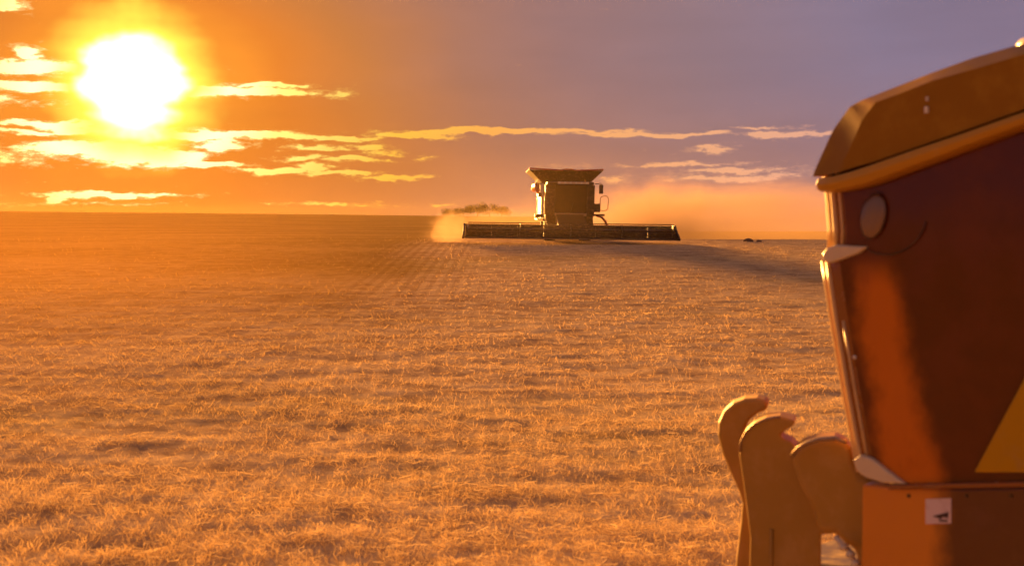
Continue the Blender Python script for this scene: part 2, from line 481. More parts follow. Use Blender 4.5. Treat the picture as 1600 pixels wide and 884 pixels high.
# ------------------------------------------------------------------ stubble and straw
def straw_material(name, c0, c1, trans, olive=None):
    m = bpy.data.materials.new(name); m.use_nodes = True
    t = m.node_tree; E.tree = t
    b = t.nodes['Principled BSDF']
    geo = t.nodes.new('ShaderNodeNewGeometry')
    c = mixc(E(geo.outputs['Random Per Island']), c0, c1)
    if olive:
        tc = t.nodes.new('ShaderNodeTexCoord')
        sp = t.nodes.new('ShaderNodeSeparateXYZ'); t.links.new(tc.outputs['Object'], sp.inputs[0])
        X, Y = E(sp.outputs[0]), E(sp.outputs[1])
        wob = (noise(combine(X * 0.11, Y * 0.07, 2.0), 1.0, 3, 0.55) - 0.5)
        f = smooth(Y + wob * 24.0, 10.0, 40.0) * smooth(X * -1.0 - Y * 0.02 + wob * 5.0, 0.0, 5.1)
        c = mixc(f * 0.9, c, olive)
    t.links.new(c, b.inputs['Base Color'])
    b.inputs['Roughness'].default_value = 0.8; b.inputs['Specular IOR Level'].default_value = 0.1
    tr = t.nodes.new('ShaderNodeBsdfTranslucent'); t.links.new(c, tr.inputs[0])
    mx = t.nodes.new('ShaderNodeMixShader'); mx.inputs[0].default_value = trans
    t.links.new(b.outputs[0], mx.inputs[1]); t.links.new(tr.outputs[0], mx.inputs[2])
    t.links.new(mx.outputs[0], t.nodes['Material Output'].inputs['Surface'])
    return m
def scatter(n, y0, y1, power):
    """positions denser near the camera, over the visible wedge with a margin"""
    u = RNG.random(n)
    iy0, iy1 = 1 / y0 ** power, 1 / y1 ** power
    y = (iy0 + (iy1 - iy0) * u) ** (-1 / power)
    x = (RNG.random(n) * 2 - 1) * (y * 0.46 + 1.5)
    return x, y
def blades(name, x, y, h, w, lean, mat):
    n = len(x)
    th = RNG.random(n) * 2 * np.pi
    z = ground_z(x, y) - 0.015
    bx, by = np.cos(th) * w / 2, np.sin(th) * w / 2
    lx, ly = (RNG.normal(size=n) * lean * h), (RNG.normal(size=n) * lean * h)
    v = np.empty((n, 4, 3))
    v[:, 0] = np.stack([x - bx, y - by, z], -1); v[:, 1] = np.stack([x + bx, y + by, z], -1)
    v[:, 2] = np.stack([x + bx * .7 + lx, y + by * .7 + ly, z + h], -1); v[:, 3] = np.stack([x - bx * .7 + lx, y - by * .7 + ly, z + h], -1)
    f = np.arange(4 * n).reshape(n, 4)
    o = link(name, raw_mesh(name, v.reshape(-1, 3), f, False), mat); o['kind'] = 'stuff'; return o
def lying(name, x, y, l, w, mat, lift=0.03):
    n = len(x)
    th = RNG.normal(size=n) * 0.75
    z = ground_z(x, y) + 0.01 + RNG.random(n) * lift
    dx, dy = np.cos(th) * l / 2, np.sin(th) * l / 2
    up = RNG.normal(size=n) * 0.22 * l / 2
    nx, nz = -np.sin(th) * w / 2, RNG.random(n) * w * 0.6
    ny = np.cos(th) * w / 2
    v = np.empty((n, 4, 3))
    v[:, 0] = np.stack([x - dx - nx, y - dy - ny, z - up - nz], -1); v[:, 1] = np.stack([x + dx - nx, y + dy - ny, z + up - nz], -1)
    v[:, 2] = np.stack([x + dx + nx, y + dy + ny, z + up + nz], -1); v[:, 3] = np.stack([x - dx + nx, y - dy + ny, z - up + nz], -1)
    f = np.arange(4 * n).reshape(n, 4)
    o = link(name, raw_mesh(name, v.reshape(-1, 3), f, False), mat); o['kind'] = 'stuff'; return o

m_stub = straw_material('stubble_straw', (0.48, 0.31, 0.14), (0.66, 0.47, 0.25), 0.45, (0.28, 0.18, 0.04))
m_lie = straw_material('lying_straw', (0.52, 0.35, 0.17), (0.74, 0.56, 0.32), 0.4, (0.30, 0.20, 0.05))
x, y = scatter(300000, 7.0, 90.0, 0.9)
x = np.where(RNG.random(len(x)) < 0.3, np.round((x + 0.05 * y) / 0.42) * 0.42 - 0.05 * y + RNG.normal(size=len(x)) * 0.11, x)   # drilled rows
keep = RNG.random(len(x)) < (0.35 + 0.65 * fbm(x / 1.8, y / 1.0, 13, 3)) * (1 - 0.7 * crop(x, y)) * (0.25 + 0.95 * straw_cover(x, y)) * np.clip((82 - y) / 16, 0, 1)
x, y = x[keep], y[keep]
far = np.maximum(1.0, y / 16.0)
st = blades('stubble', x, y, (0.03 + 0.055 * RNG.random(len(x))) * (0.7 + 0.6 * fbm(x / 3, y / 3, 19, 2)), (0.003 + 0.004 * RNG.random(len(x))) * far, 0.6, m_stub)
st['label'] = 'short golden stubble standing in rows over the cut field'
x, y = scatter(90000, 7.0, 75.0, 0.9)
cov = straw_cover(x, y)
keep = RNG.random(len(x)) < (cov ** 2.0 + 0.02) * (1 - crop(x, y)) ** 1.5 * np.clip((78 - y) / 14, 0, 1)
x, y = x[keep], y[keep]
far = np.maximum(1.0, y / 16.0)
sl = lying('loose_straw', x, y, (0.05 + 0.11 * RNG.random(len(x))), (0.003 + 0.003 * RNG.random(len(x))) * far, m_lie, 0.05)
sl['label'] = 'pale loose straw lying in streaks across the cut field'

# ------------------------------------------------------------------ far trees beyond the field
m_bark = material('bark', (0.12, 0.075, 0.04), 0.9, bump=0.5)
m_leaf = straw_material('dusty_leaves', (0.035, 0.045, 0.012), (0.10, 0.10, 0.03), 0.25)
def tree(px, py_top, Y, wid, label, seed):
    rr = random.Random(seed)
    p = at(px, py_top, Y)
    gz = float(ground_z(np.array(p.x), np.array(Y)))
    H = p.z - gz
    t = thing('tree', label, 'tree', (p.x, Y, gz - 0.05), (0, 0, rr.random() * 6), 'trees on the far edge of the field')
    bm = bmesh.new()
    b_tube(bm, [(0, 0, 0), (0.05, 0.02, H * .3), (0.0, 0.1, H * .55), (0.1, 0.1, H * .8)], [0.22, 0.17, 0.12, 0.05], 7)
    tips = []
    for k in range(8):
        a = k * 0.8 + rr.random(); h0 = H * (0.22 + 0.06 * k)
        e = Vector((math.cos(a) * wid * .42, math.sin(a) * wid * .42, h0 + H * (0.12 + .1 * rr.random())))
        b_tube(bm, [(0, 0.03, h0), e * 0.5 + Vector((0, 0, h0 * .5 + .1)), e], [0.08, 0.055, 0.02], 5)
        tips.append(e)
    from_bm('trunk', bm, m_bark, t, smooth_=True)
    cl = [(e, wid * (.16 + .12 * rr.random())) for e in tips]
    for k in range(9):
        a = rr.random() * 6.28; q = rr.random() ** .5 * wid * .36
        cl.append((Vector((math.cos(a) * q, math.sin(a) * q, H * (.45 + .45 * rr.random() * (1 - q / wid)))), wid * (.12 + .1 * rr.random())))
    vs = []; fs = []
    for c, r in cl:
        for k in range(120):
            d = Vector((rr.gauss(0, 1), rr.gauss(0, 1), rr.gauss(0, .8))).normalized() * r * rr.random() ** .4
            q = c + d; s = 0.10 + 0.13 * rr.random()
            u = Vector((rr.gauss(0, 1), rr.gauss(0, 1), rr.gauss(0, 1))).normalized()
            v = u.orthogonal().normalized()
            i = len(vs)
            vs += [q - u * s, q + v * s * .6, q + u * s, q - v * s * .6]; fs.append((i, i + 1, i + 2, i + 3))
    me = bpy.data.meshes.new('crown'); me.from_pydata(vs, [], fs); link('crown', me, m_leaf, t)
TREES = [(706, 328, 6.0, 'lowest leftmost bushy tree on the field horizon left of the distant combine'),
         (724, 324, 6.5, 'second bushy tree from the left on the field horizon behind the dust'),
         (746, 320, 7.5, 'broad middle tree of the clump on the field horizon'),
         (765, 317, 7.0, 'tallest bushy tree in the clump left of the distant combine'),
         (784, 324, 6.0, 'rightmost bushy tree of the clump nearest the distant combine')]
for k, (px, py, w, lab) in enumerate(TREES): tree(px, py, 430 - 6 * (k % 2), w, lab, 50 + k)

# ------------------------------------------------------------------ the distant combine
D1 = 66.5
def far_combine():
    pc = at(888, 378, D1)
    gz = float(height(np.array(pc.x), np.array(D1)))
    c = thing('combine_harvester', 'distant red combine harvester facing the camera with a wide header raising dust', 'combine harvester',
              (pc.x, D1, gz), (0, R(0.7), R(2)))
    sc = FPX / D1
    fx = lambda px: (px - 888) / sc
    fz = lambda py: CAMZ - (py - HOR) / sc - gz
    # local: x image right, y away from the camera, z up
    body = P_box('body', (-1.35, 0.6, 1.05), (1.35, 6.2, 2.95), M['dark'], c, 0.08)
    P_box('side_panel', (-1.44, 0.9, 1.25), (-1.353, 5.6, 2.85), M['cream'], c, 0.03)  # cream where the other side is red: sunlit look put into the colour
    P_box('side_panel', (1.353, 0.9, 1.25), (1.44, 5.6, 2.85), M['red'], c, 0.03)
    P_prism('engine_hood', [(-1.2, 6.2, 1.3), (-1.2, 7.4, 1.3), (-1.2, 7.5, 2.2), (-1.2, 6.8, 2.9), (-1.2, 6.2, 2.95)], (2.4, 0, 0), M['red'], c, 0.06)
    P_box('straw_spreader', (-0.9, 7.0, 0.7), (0.9, 7.8, 1.28), M['dark'], c, 0.05)
    # grain tank and its flared extension of four panels
    P_box('grain_tank', (-1.25, 1.2, 2.95), (1.2, 4.6, 3.2), M['dark'], c, 0.03)
    zb, zt = fz(288.5), fz(266)
    x0, x1, X0, X1 = fx(853), fx(919), fx(827), fx(943)
    y0, y1, Y0, Y1 = 1.25, 4.5, 0.75, 5.0
    def panel(a, b, cc, d, th):
        bm = bmesh.new()
        n = (Vector(b) - Vector(a)).cross(Vector(d) - Vector(a)).normalized() * th
        b_prism(bm, [a, b, cc, d], n); from_bm('tank_extension', bm, M['dark'], c, 0.01)
    panel((x0, y0, zb), (x1, y0, zb), (X1, Y0, zt), (X0, Y0, zt), -0.04)
    panel((x0, y1, zb), (x1, y1, zb), (X1, Y1, zt), (X0, Y1, zt), 0.04)
    panel((x0, y0 + .01, zb), (x0, y1 - .01, zb), (X0, Y1 - .01, zt + .07), (X0, Y0 + .01, zt + .07), -0.04)
    panel((x1, y0 + .01, zb), (x1, y1 - .01, zb), (X1, Y1 - .01, zt + .05), (X1, Y0 + .01, zt + .05), 0.04)
    P_tube('tank_rim', [(X0 - .02, Y0 - .03, zt + .09), (-0.35, Y0 - .03, zt), (-0.2, Y0 - .03, zt + .06), (.25, Y0 - .03, zt + .05), (.4, Y0 - .03, zt), (X1 + .02, Y0 - .03, zt + .07)], 0.045, M['red'], c, 6)
    gr = P_prism('grain_heap', [(X0 + .5, Y0 + .5, zt - .35), (0, Y0 + .9, zt - .05), (X1 - .5, Y0 + .5, zt - .35)], (0, 3.0, 0), M['cream'], c, 0.02)
    # cab
    xa, xb = fx(850), fx(926)
    zc0, zc1 = fz(334), fz(290)
    wa, wb = fx(865), fx(914)
    ws = P_prism('windscreen', [(wa, -.62, zc0 + .05), (wb, -.62, zc0 + .05), (wb, -.86, zc1), (wa, -.86, zc1)], (0, .05, 0), M['glass_far'], c, 0.0)
    P_tube('wiper', [((wa + wb) / 2, -.645, zc0 + .1), ((wa + wb) / 2 + .15, -.71, zc0 + .7), ((wa + wb) / 2 + .2, -.78, zc0 + 1.2)], 0.015, M['black'], ws, 5)
    for a, b in ((xa, wa - .02), (wb + .02, xb)):
        P_prism('cab_pillar', [(a, -.58, zc0 - .05), (b, -.6, zc0 - .05), (b, -.84, zc1), (a, -.8, zc1)], (0, .16, 0), M['dark'], c, 0.02)
    for xx in (xa, xb - .04):
        P_prism('side_window', [(xx, -.42, zc0), (xx, .58, zc0), (xx, .58, zc1), (xx, -.62, zc1)], (.04, 0, 0), M['glass_far'], c, 0.0)
    P_prism('cab_base', [(xa + .02, -.5, zc0 - .05), (xa + .02, .6, zc0 - .05), (xa + .1, .6, fz(352)), (xa + .1, -.35, fz(352))], (xb - xa - .1, 0, 0), M['dark'], c, 0.03)
    P_box('cab_floor_trim', (wa, -.66, zc0 - .12), (wb, -.56, zc0 + .03), M['steel'], c, 0.01)
    rf = P_box('cab_roof', (fx(852), -1.05, zc1 + .005), (fx(924), .9, zc1 + .17), M['dark'], c, 0.05)
    P_box('light_bar', (fx(868), -1.1, zc1 + .05), (fx(916), -1.052, zc1 + .16), M['cream'], rf, 0.01)
    for k in range(6):
        xx = fx(871 + 8.4 * k)
        bm = bmesh.new(); b_lathe(bm, [(0, .055), (-.03, .06), (-.04, .04)], 'Y', 10, (xx, -1.1, zc1 + .105)); from_bm('work_lamp', bm, M['lamp'], rf)
    P_tube('beacon', [(.9, .3, zc1 + .17), (.9, .3, zc1 + .32)], [.05, .045], M['trim'], rf, 8)
    seat = P_box('seat', (-.25, .0, zc0 + .05), (.25, .12, zc0 + .9), M['black'], c, 0.05)
    # mirrors on arms
    for sgn, xm in ((-1, fx(844)), (1, fx(935))):
        arm = P_tube('mirror_arm', [((xa if sgn < 0 else xb), -.75, fz(288)), (xm, -.95, fz(287)), (xm + .03 * sgn, -.95, fz(303))], .03, M['black'], c, 6)
        P_box('mirror', (xm - .11, -1.03, fz(303)), (xm + .11, -.97, fz(289)), M['cream'] if sgn < 0 else M['dark'], arm, 0.02)  # left mirror cream for its sunlit look, right one dark
    # left platform, rail and steps, cream colour standing in for sunlight
    P_box('platform', (xa - .42, -.5, zc0 - .35), (xa - .02, 2.0, zc0 - .27), M['steel'], c, 0.01)
    P_box('added_sunlit_strip', (xa - .22, -.42, zc0 - .26), (xa - .07, .3, fz(301)), M['cream'], c, 0.02)  # cream plate added for the bright sunlit strip beside the cab
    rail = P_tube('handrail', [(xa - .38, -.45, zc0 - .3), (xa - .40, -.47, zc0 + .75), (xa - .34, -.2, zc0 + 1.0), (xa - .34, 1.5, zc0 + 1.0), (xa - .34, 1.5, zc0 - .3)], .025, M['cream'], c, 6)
    P_box('grab_box', (xa - .36, -.5, fz(309)), (xa - .2, -.43, fz(302)), M['black'], c, 0.01)
    P_box('step_foot', (xa - .55, -.55, fz(340)), (xa - .1, -.1, fz(335)), M['dark'], c, 0.02)
    # right rail loop and the red folding ladder
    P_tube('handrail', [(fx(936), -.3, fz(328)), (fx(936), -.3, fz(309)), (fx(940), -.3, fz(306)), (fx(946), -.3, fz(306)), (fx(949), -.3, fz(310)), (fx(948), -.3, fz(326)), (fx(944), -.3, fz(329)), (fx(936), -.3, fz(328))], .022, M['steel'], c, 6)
    P_box('platform', (xb + .02, -.45, fz(337)), (fx(943), 1.6, fz(334)), M['dark'], c, 0.01)
    P_box('tool_box', (xb + .01, -.4, fz(331)), (fx(936), .3, fz(318)), M['dark'], c, 0.02)
    lad = P_tube('ladder', [(fx(931), -.5, fz(337)), (fx(939), -.55, fz(339)), (fx(944), -.6, fz(345)), (fx(949), -.65, fz(357))], .05, M['red'], c, 6)
    P_tube('ladder', [(fx(931), -.1, fz(337)), (fx(939), -.1, fz(339)), (fx(944), -.15, fz(345)), (fx(949), -.2, fz(357))], .05, M['red'], c, 6)
    for q, (px_, py_) in enumerate(((937, 339), (944, 345), (947, 352))):
        P_box('rung', (fx(px_) - .06, -.6, fz(py_) - .02), (fx(px_) + .06, -.12, fz(py_) + .02), M['dark'], lad, 0.005)
    # unloading auger folded along the left side
    P_tube('unloading_auger', [(-1.5, 1.4, 2.7), (-1.62, 2.0, 3.02), (-1.55, 6.0, 3.1), (-1.5, 7.9, 3.0)], [.2, .2, .19, .19], M['red'], c, 10)
    # wheels
    for xw, yw, rr, ww in ((-.98, .9, .95, .62), (.98, .9, .95, .62), (-1.0, 5.6, .6, .4), (1.0, 5.6, .6, .4)):
        w = thing('wheel', '', '', (xw, yw, rr)); del w['label']; del w['category']; w.parent = c
        bm = bmesh.new()
        b_lathe(bm, [(-ww / 2, rr * .55), (-ww / 2, rr * .88), (-ww * .4, rr * .97), (0, rr), (ww * .4, rr * .97), (ww / 2, rr * .88), (ww / 2, rr * .55)], 'X', 28)
        for k in range(20):
            a = k * 2 * math.pi / 20
            for sg in (-1, 1):
                mt = Matrix.Rotation(a + sg * .08, 4, 'X') @ Matrix.Translation((sg * ww * .24, 0, rr * .985)) @ Matrix.Rotation(sg * .5, 4, 'Z')
                b_box(bm, (-ww * .26, -.035, -.03), (ww * .26, .035, .04), mt)
        from_bm('tyre', bm, M['black'], w)
        bm = bmesh.new(); b_lathe(bm, [(-ww * .3, rr * .2), (-ww * .32, rr * .56), (ww * .32, rr * .56), (ww * .3, rr * .2)], 'X', 20)
        from_bm('rim', bm, M['cream'], w)
    P_tube('axle', [(-.9, .9, .95), (.9, .9, .95)], .13, M['dark'], c, 8)
    P_tube('axle', [(-.9, 5.6, .6), (.9, 5.6, .6)], .1, M['dark'], c, 8)
    # feeder house and header
    P_prism('feeder_house', [(-.75, .6, 1.0), (-.75, .6, 1.75), (-.75, -2.7, .95), (-.75, -2.7, .25)], (1.5, 0, 0), M['dark'], c, 0.03)
    hd = thing('header', '', '', (0, -3.2, 0)); del hd['label']; del hd['category']; hd.parent = c
    s2 = FPX / (D1 - 3.2)
    hx0, hx1 = (719 - 888) / s2, (1047 - 888) / s2
    hz = lambda py: CAMZ - (py - HOR) / s2 - gz
    zt, zb = hz(351.5), hz(374) 
    n_pan = 8
    for k in range(n_pan):
        a = hx0 + (hx1 - hx0) * k / n_pan; b = hx0 + (hx1 - hx0) * (k + 1) / n_pan
        P_prism('back_panel', [(a + .01, .5, zb + .05), (a + .01, .58, zt - .12), (a + .01, .42, zt - .08), (a + .01, .36, zb + .05)], (b - a - .02, 0, 0), M['dark'], hd, 0.008)
    P_box('top_beam', (hx0, .40, zt - .10), (hx1, .56, zt), M['dark'], hd, 0.02)
    P_box('lower_beam', (hx0, .1, zb), (hx1, .5, zb + .1), M['dark'], hd, 0.01)
    P_prism('draper_deck', [(hx0 + .05, -.65, zb + .06), (hx0 + .05, .34, zb + .14), (hx0 + .05, .34, zb + .12), (hx0 + .05, -.65, zb + .03)], (hx1 - hx0 - .1, 0, 0), M['black'], hd, 0.0)
    bm = bmesh.new()
    b_box(bm, (hx0, -.72, zb + .0), (hx1, -.64, zb + .05))
    nk = 150
    for k in range(nk):
        xk = hx0 + (hx1 - hx0) * (k + .5) / nk
        b_prism(bm, [(xk - .02, -.72, zb + .02), (xk + .02, -.72, zb + .02), (xk, -.84, zb + .03)], (0, 0, .02))
    cb = from_bm('cutter_bar', bm, M['steel'], hd)
    for a, sgn in ((hx0, -1), (hx1, 1)):
        P_prism('end_divider', [(a, .55, zb), (a, .58, zt + .02), (a, .2, zt + .03), (a, -.45, zb + .42), (a + .06 * sgn, -.95, zb + .1), (a + .06 * sgn, -.9, zb)], (.10 * sgn, 0, 0), M['black'], hd, 0.02)
    zr = zb + .47; yr = -.55; rr = .36
    P_tube('reel_tube', [(hx0 + .15, yr, zr), (hx1 - .15, yr, zr)], .07, M['dark'], hd, 8)
    for k in range(6):
        a = k * math.pi / 3 + .3
        y_, z_ = yr + math.cos(a) * rr, zr + math.sin(a) * rr
        P_tube('reel_bat', [(hx0 + .15, y_, z_), (hx1 - .15, y_, z_)], .028, M['dark'], hd, 6)
    bm = bmesh.new()
    for k in range(6):
        a = k * math.pi / 3 + .3
        y_, z_ = yr + math.cos(a) * rr, zr + math.sin(a) * rr
        for q in range(90):
            xk = hx0 + .2 + (hx1 - hx0 - .4) * q / 89
            b_prism(bm, [(xk - .008, y_, z_), (xk + .008, y_, z_), (xk, y_ + .05, z_ - .2)], (0, .012, 0))
    tn = from_bm('reel_tines', bm, M['dark'], hd); tn['kind'] = 'stuff'
    for k in range(5):
        xs_ = hx0 + .2 + (hx1 - hx0 - .4) * k / 4
        bm = bmesh.new(); b_lathe(bm, [(-.015, rr), (.015, rr)], 'X', 6, (xs_, yr, zr)); from_bm('reel_disc', bm, M['dark'], hd)
    for xk in (hx0 + .15, hx1 - .15):
        P_tube('reel_arm', [(xk, .45, zt - .05), (xk, yr, zr)], .045, M['dark'], hd, 6)
    return c
far_combine()

# ------------------------------------------------------------------ the near combine on the right
P0 = Vector((1.805, 7.0, 0.0)); ROT = R(-45)
RX = Vector((math.cos(ROT), math.sin(ROT), 0)); WX = Vector((-math.sin(ROT), math.cos(ROT), 0))
def sp(px, py, w=0.0):
    """where the line of sight meets the plane w of the near combine: (s, z)"""
    d = ray(px, py); o = Vector((0, 0, CAMZ))
    t = ((P0 + WX * w) - o).dot(WX) / d.dot(WX)
    q = o + d * t
    return ((q - P0).dot(RX), q.z)
def pt(px, py, w=0.0):
    s, z = sp(px, py, w); return Vector((s, w, z))
def front_s(px, py, rad):
    """front of a rounded corner of radius rad whose outline falls on the pixel"""
    d = ray(px, py); d2 = Vector((d.dot(RX), d.dot(WX))).normalized()
    s, z = sp(px, py, 0.0)
    perp = Vector((d2.y, -d2.x))                     # image right
    if perp.x < 0: perp = -perp
    # centre C = (s0+rad, rad); distance from the line through (s,0): perp.(C-(s,0)) = rad
    s0 = s + (rad - perp.y * rad) / perp.x - rad
    return s0, z

def near_combine():
    c = thing('combine_harvester', 'near combine harvester with dark cab glass and a tan roof filling the right edge', 'combine harvester',
              (P0.x, P0.y, 0), (0, 0, ROT))
    EW = -.13
    eb = [(1270, 299), (1290, 300), (1312, 297), (1352, 288), (1420, 263), (1500, 233), (1600, 196), (1700, 165), (1850, 130)]
    et = [(1268, 277), (1288, 276), (1312, 271), (1352, 259), (1420, 235), (1500, 208), (1600, 173), (1700, 142), (1850, 107)]
    CW = 1.85                                       # cab width
    RAD = 0.16
    LEN = 2.0
    # --- cab shell as a loft of rounded rings
    prof = [(1344, 742), (1341, 720), (1331, 665), (1322, 615), (1313, 560), (1303, 500), (1295, 445), (1290, 408), (1299, 390), (1300, 360), (1297, 320), (1293, 282), (1291, 262)]
    rings = []
    for px, py in prof:
        s0, z = front_s(px, py, RAD)
        ring = []
        NA = 8
        for k in range(NA + 1):                      # near front corner, from side to front
            a = math.pi / 2 * k / NA
            ring.append((s0 + RAD - RAD * math.sin(a), RAD - RAD * math.cos(a), z))
        for k in range(1, 8):                        # bowed windscreen
            u = k / 8; ring.append((s0 - 0.10 * math.sin(math.pi * u), RAD + (CW - 2 * RAD) * u, z))
        for k in range(NA + 1):
            a = math.pi / 2 * (1 - k / NA)
            ring.append((s0 + RAD - RAD * math.sin(a), CW - RAD + RAD * math.cos(a), z))
        ring.append((LEN, CW, z)); ring.append((LEN, 0, z))
        rings.append(ring)
    tops = [(sp(*e, EW)[0], sp(*e, EW)[1]) for e in eb]
    def roof_z(s):
        for (a, za), (b, zb_) in zip(tops, tops[1:]):
            if s <= b: return za + (zb_ - za) * max(0, (s - a)) / (b - a)
        return tops[-1][1]
    rings[-1] = [(x_, y_, max(z_, roof_z(x_) + .03)) for x_, y_, z_ in rings[-1]]
    n = len(rings[0])
    def loft(name, idx, mat, lo=0, hi=None, thick=0.0):
        bm = bmesh.new(); cache = {}
        def V(i, k):
            if (i, k) not in cache: cache[(i, k)] = bm.verts.new(rings[i][k % n])
            return cache[(i, k)]
        for i in range(lo, (hi or len(rings)) - 1):
            for k in idx: bm.faces.new((V(i, k), V(i, k + 1), V(i + 1, k + 1), V(i + 1, k)))
        o = from_bm(name, bm, mat, c, smooth_=True)
        return o
    NA = 8
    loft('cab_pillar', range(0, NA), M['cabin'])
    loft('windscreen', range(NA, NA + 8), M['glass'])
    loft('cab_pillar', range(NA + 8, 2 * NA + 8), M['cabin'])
    loft('side_window', [n - 3], M['glass'])
    loft('cab_rear_wall', [n - 2], M['dark'])
    s_ = lambda a, b_: sp(a, b_)[0]
    z_ = lambda b_: sp(1400, b_)[1]
    band = ((z_(425), s_(1335, 425), s_(1392, 425)), (z_(745), s_(1378, 700), s_(1472, 700)))  # edges of the orange flare painted into the door glass colour
    door_glass = glass_material('door_glass_with_painted_flare', (0.105, 0.02, 0.002), 0.05, 0.07, band)
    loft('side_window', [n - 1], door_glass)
    bm = bmesh.new(); bm.faces.new([bm.verts.new(p) for p in rings[0]]); from_bm('cab_floor', bm, M['dark'], c)
    # seals running down the front corner
    def on_corner(i, a, off):
        s0, z = front_s(*prof[i], RAD)
        return Vector((s0 + RAD - (RAD + off) * math.sin(a), RAD - (RAD + off) * math.cos(a), z))
    P_tube('window_seal', [on_corner(i, R(64), .004) for i in range(0, 8)], .024, M['seal'], c, 8)
    P_tube('window_seal', [on_corner(i, R(34), .002) for i in range(0, 8)], .016, M['seal'], c, 8)
    P_tube('window_seal', [on_corner(i, R(12), .001) for i in range(1, 6)], .009, M['seal'], c, 8)
    for a, r_ in ((66, .022), (46, .016), (26, .018), (8, .010)):
        P_tube('corner_post', [on_corner(i, R(a), .004) for i in range(8, 13)], r_, M['seal'], c, 8)
    for px, py in ((1310, 547), (1323, 622), (1334, 558)):
        s0, z = sp(px, py, -.01)
        bm = bmesh.new(); bmesh.ops.create_uvsphere(bm, u_segments=10, v_segments=6, radius=.012, matrix=Matrix.Translation((s0, -.0 if px > 1330 else .05, z)))
        from_bm('bolt', bm, M['white'], c, smooth_=True)
    # door frame: slim edge behind the glass side
    def strip(name, a, b, w0, w1, h, mat, bev=.006):
        return P_prism(name, [pt(*a, w0), pt(*b, w0), pt(*b, w0) + Vector((0, 0, -h)), pt(*a, w0) + Vector((0, 0, -h))], (0, w1 - w0, 0), mat, c, bev)
    # brackets at the front corner, top and bottom
    P_prism('corner_bracket', [pt(*q, -.035) for q in ((1283, 398), (1290, 388), (1306, 382), (1330, 384), (1354, 385), (1340, 396), (1318, 404), (1296, 411), (1286, 408))], (0, .26, 0), M['cream'], c, .014, 3)
    P_prism('corner_bracket', [pt(*q, -.03) for q in ((1332, 718), (1343, 710), (1362, 716), (1382, 732), (1414, 756), (1378, 754), (1352, 746), (1338, 736))], (0, .22, 0), M['cream'], c, .012, 3)
    # oval mirror inside the glass and an added arc imitating a reflection in it
    s0, z = sp(1366, 338, -.006)
    bm = bmesh.new(); b_lathe(bm, [(0, .085), (-.016, .09), (-.026, .075), (-.031, .045)], 'Y', 24, (0, 0, 0))
    for v in bm.verts: v.co.x *= 0.85; v.co.z *= 1.45
    mo = from_bm('oval_mirror', bm, M['mirror'], c, smooth_=True); mo.location = (s0, -.004, z); mo.rotation_euler = (0, R(12), 0)
    bm = bmesh.new()
    s1, z1 = sp(1385, 330, -.008)
    b_tube(bm, [(s1 + math.cos(a) * .24, -.012, z1 + math.sin(a) * .24 - .0) for a in [R(-125 + 8 * k) for k in range(15)]], .004, 6)
    from_bm('reflection_arc', bm, M['dark'], c, smooth_=True)  # thin tube drawn in place of a curved reflection on the glass
    # sill and lower body
    strip('door_sill', (1388, 757), (1790, 748), -.03, .1, .028, M['cabin'])
    sL, zS = sp(1352, 757, 0)
    lb = P_prism('lower_panel', [pt(1347, 756, -.012), pt(1400, 762, -.012), pt(1500, 763, -.012), pt(1600, 761, -.012), pt(1800, 757, -.012), pt(1800, 757, -.012) + Vector((0, 0, -.75)), pt(1347, 756, -.012) + Vector((0, 0, -.75))], (0, .12, 0), material('lower_paint_with_painted_flare', (0.11, 0.026, 0.002), 0.3, coat=0.3, wear=0.25, wear_rgb=(0.18, 0.06, 0.012), band=((z_(745), s_(1330, 745), s_(1472, 745)), (z_(900), s_(1300, 880), s_(1470, 880)))), c, .012)  # the painted flare carries on down the panel colour
    sq = [pt(1446, 779, -.017), pt(1486, 778, -.017), pt(1486, 817, -.017), pt(1446, 818, -.017)]
    dec = P_prism('sticker', sq, (0, .004, 0), M['sticker'], c, 0)
    P_prism('printed_mark', [pt(*q, -.0195) for q in ((1457, 806), (1482, 799), (1481, 809), (1474, 807), (1470, 810))], (0, .002, 0), M['ink'], dec, 0)
    P_prism('printed_mark', [pt(*q, -.0195) for q in ((1466, 811), (1481, 812), (1480, 815), (1468, 814))], (0, .002, 0), M['ink'], dec, 0)
    # yellow side panel behind the door
    P_prism('yellow_panel', [pt(*q, -.03) for q in ((1521, 738), (1604, 583), (1700, 560), (1760, 560), (1760, 738))], (0, .05, 0), M['yellow'], c, .01)
    # --- roof: sections running back along the side, drooping towards the front
    tp = [(1270, 268), (1288, 232), (1306, 196), (1334, 163), (1400, 135), (1500, 97), (1590, 68), (1690, 42), (1840, 6)]
    def fine(pts, n=5):
        out = []
        for i in range(len(pts) - 1):
            p0 = Vector(pts[max(0, i - 1)]); p1 = Vector(pts[i]); p2 = Vector(pts[i + 1]); p3 = Vector(pts[min(len(pts) - 1, i + 2)])
            for k in range(n):
                t = k / n
                out.append(0.5 * ((2 * p1) + (p2 - p0) * t + (2 * p0 - 5 * p1 + 4 * p2 - p3) * t * t + (3 * p1 - p0 - 3 * p2 + p3) * t ** 3))
        return [tuple(q) for q in out] + [pts[-1]]
    ins_ = [q[0] for q in fine([(v, 0) for v in (.05, .02, .01, 0, 0, 0, 0, 0, 0)])]
    eb, et, tp = fine(eb), fine(et), fine(tp)
    tsz = sorted(sp(*q, EW + .16) for q in tp)
    sec = []
    for i in range(len(eb)):
        sb, zb = sp(*eb[i], EW); st_, zt = sp(*et[i], EW)
        s = (sb + st_) / 2
        zs = float(np.interp(s, [q[0] for q in tsz], [q[1] for q in tsz]))
        inset = ins_[i]
        sec.append((s, zb, zt, max(zs, zt + .02), inset))
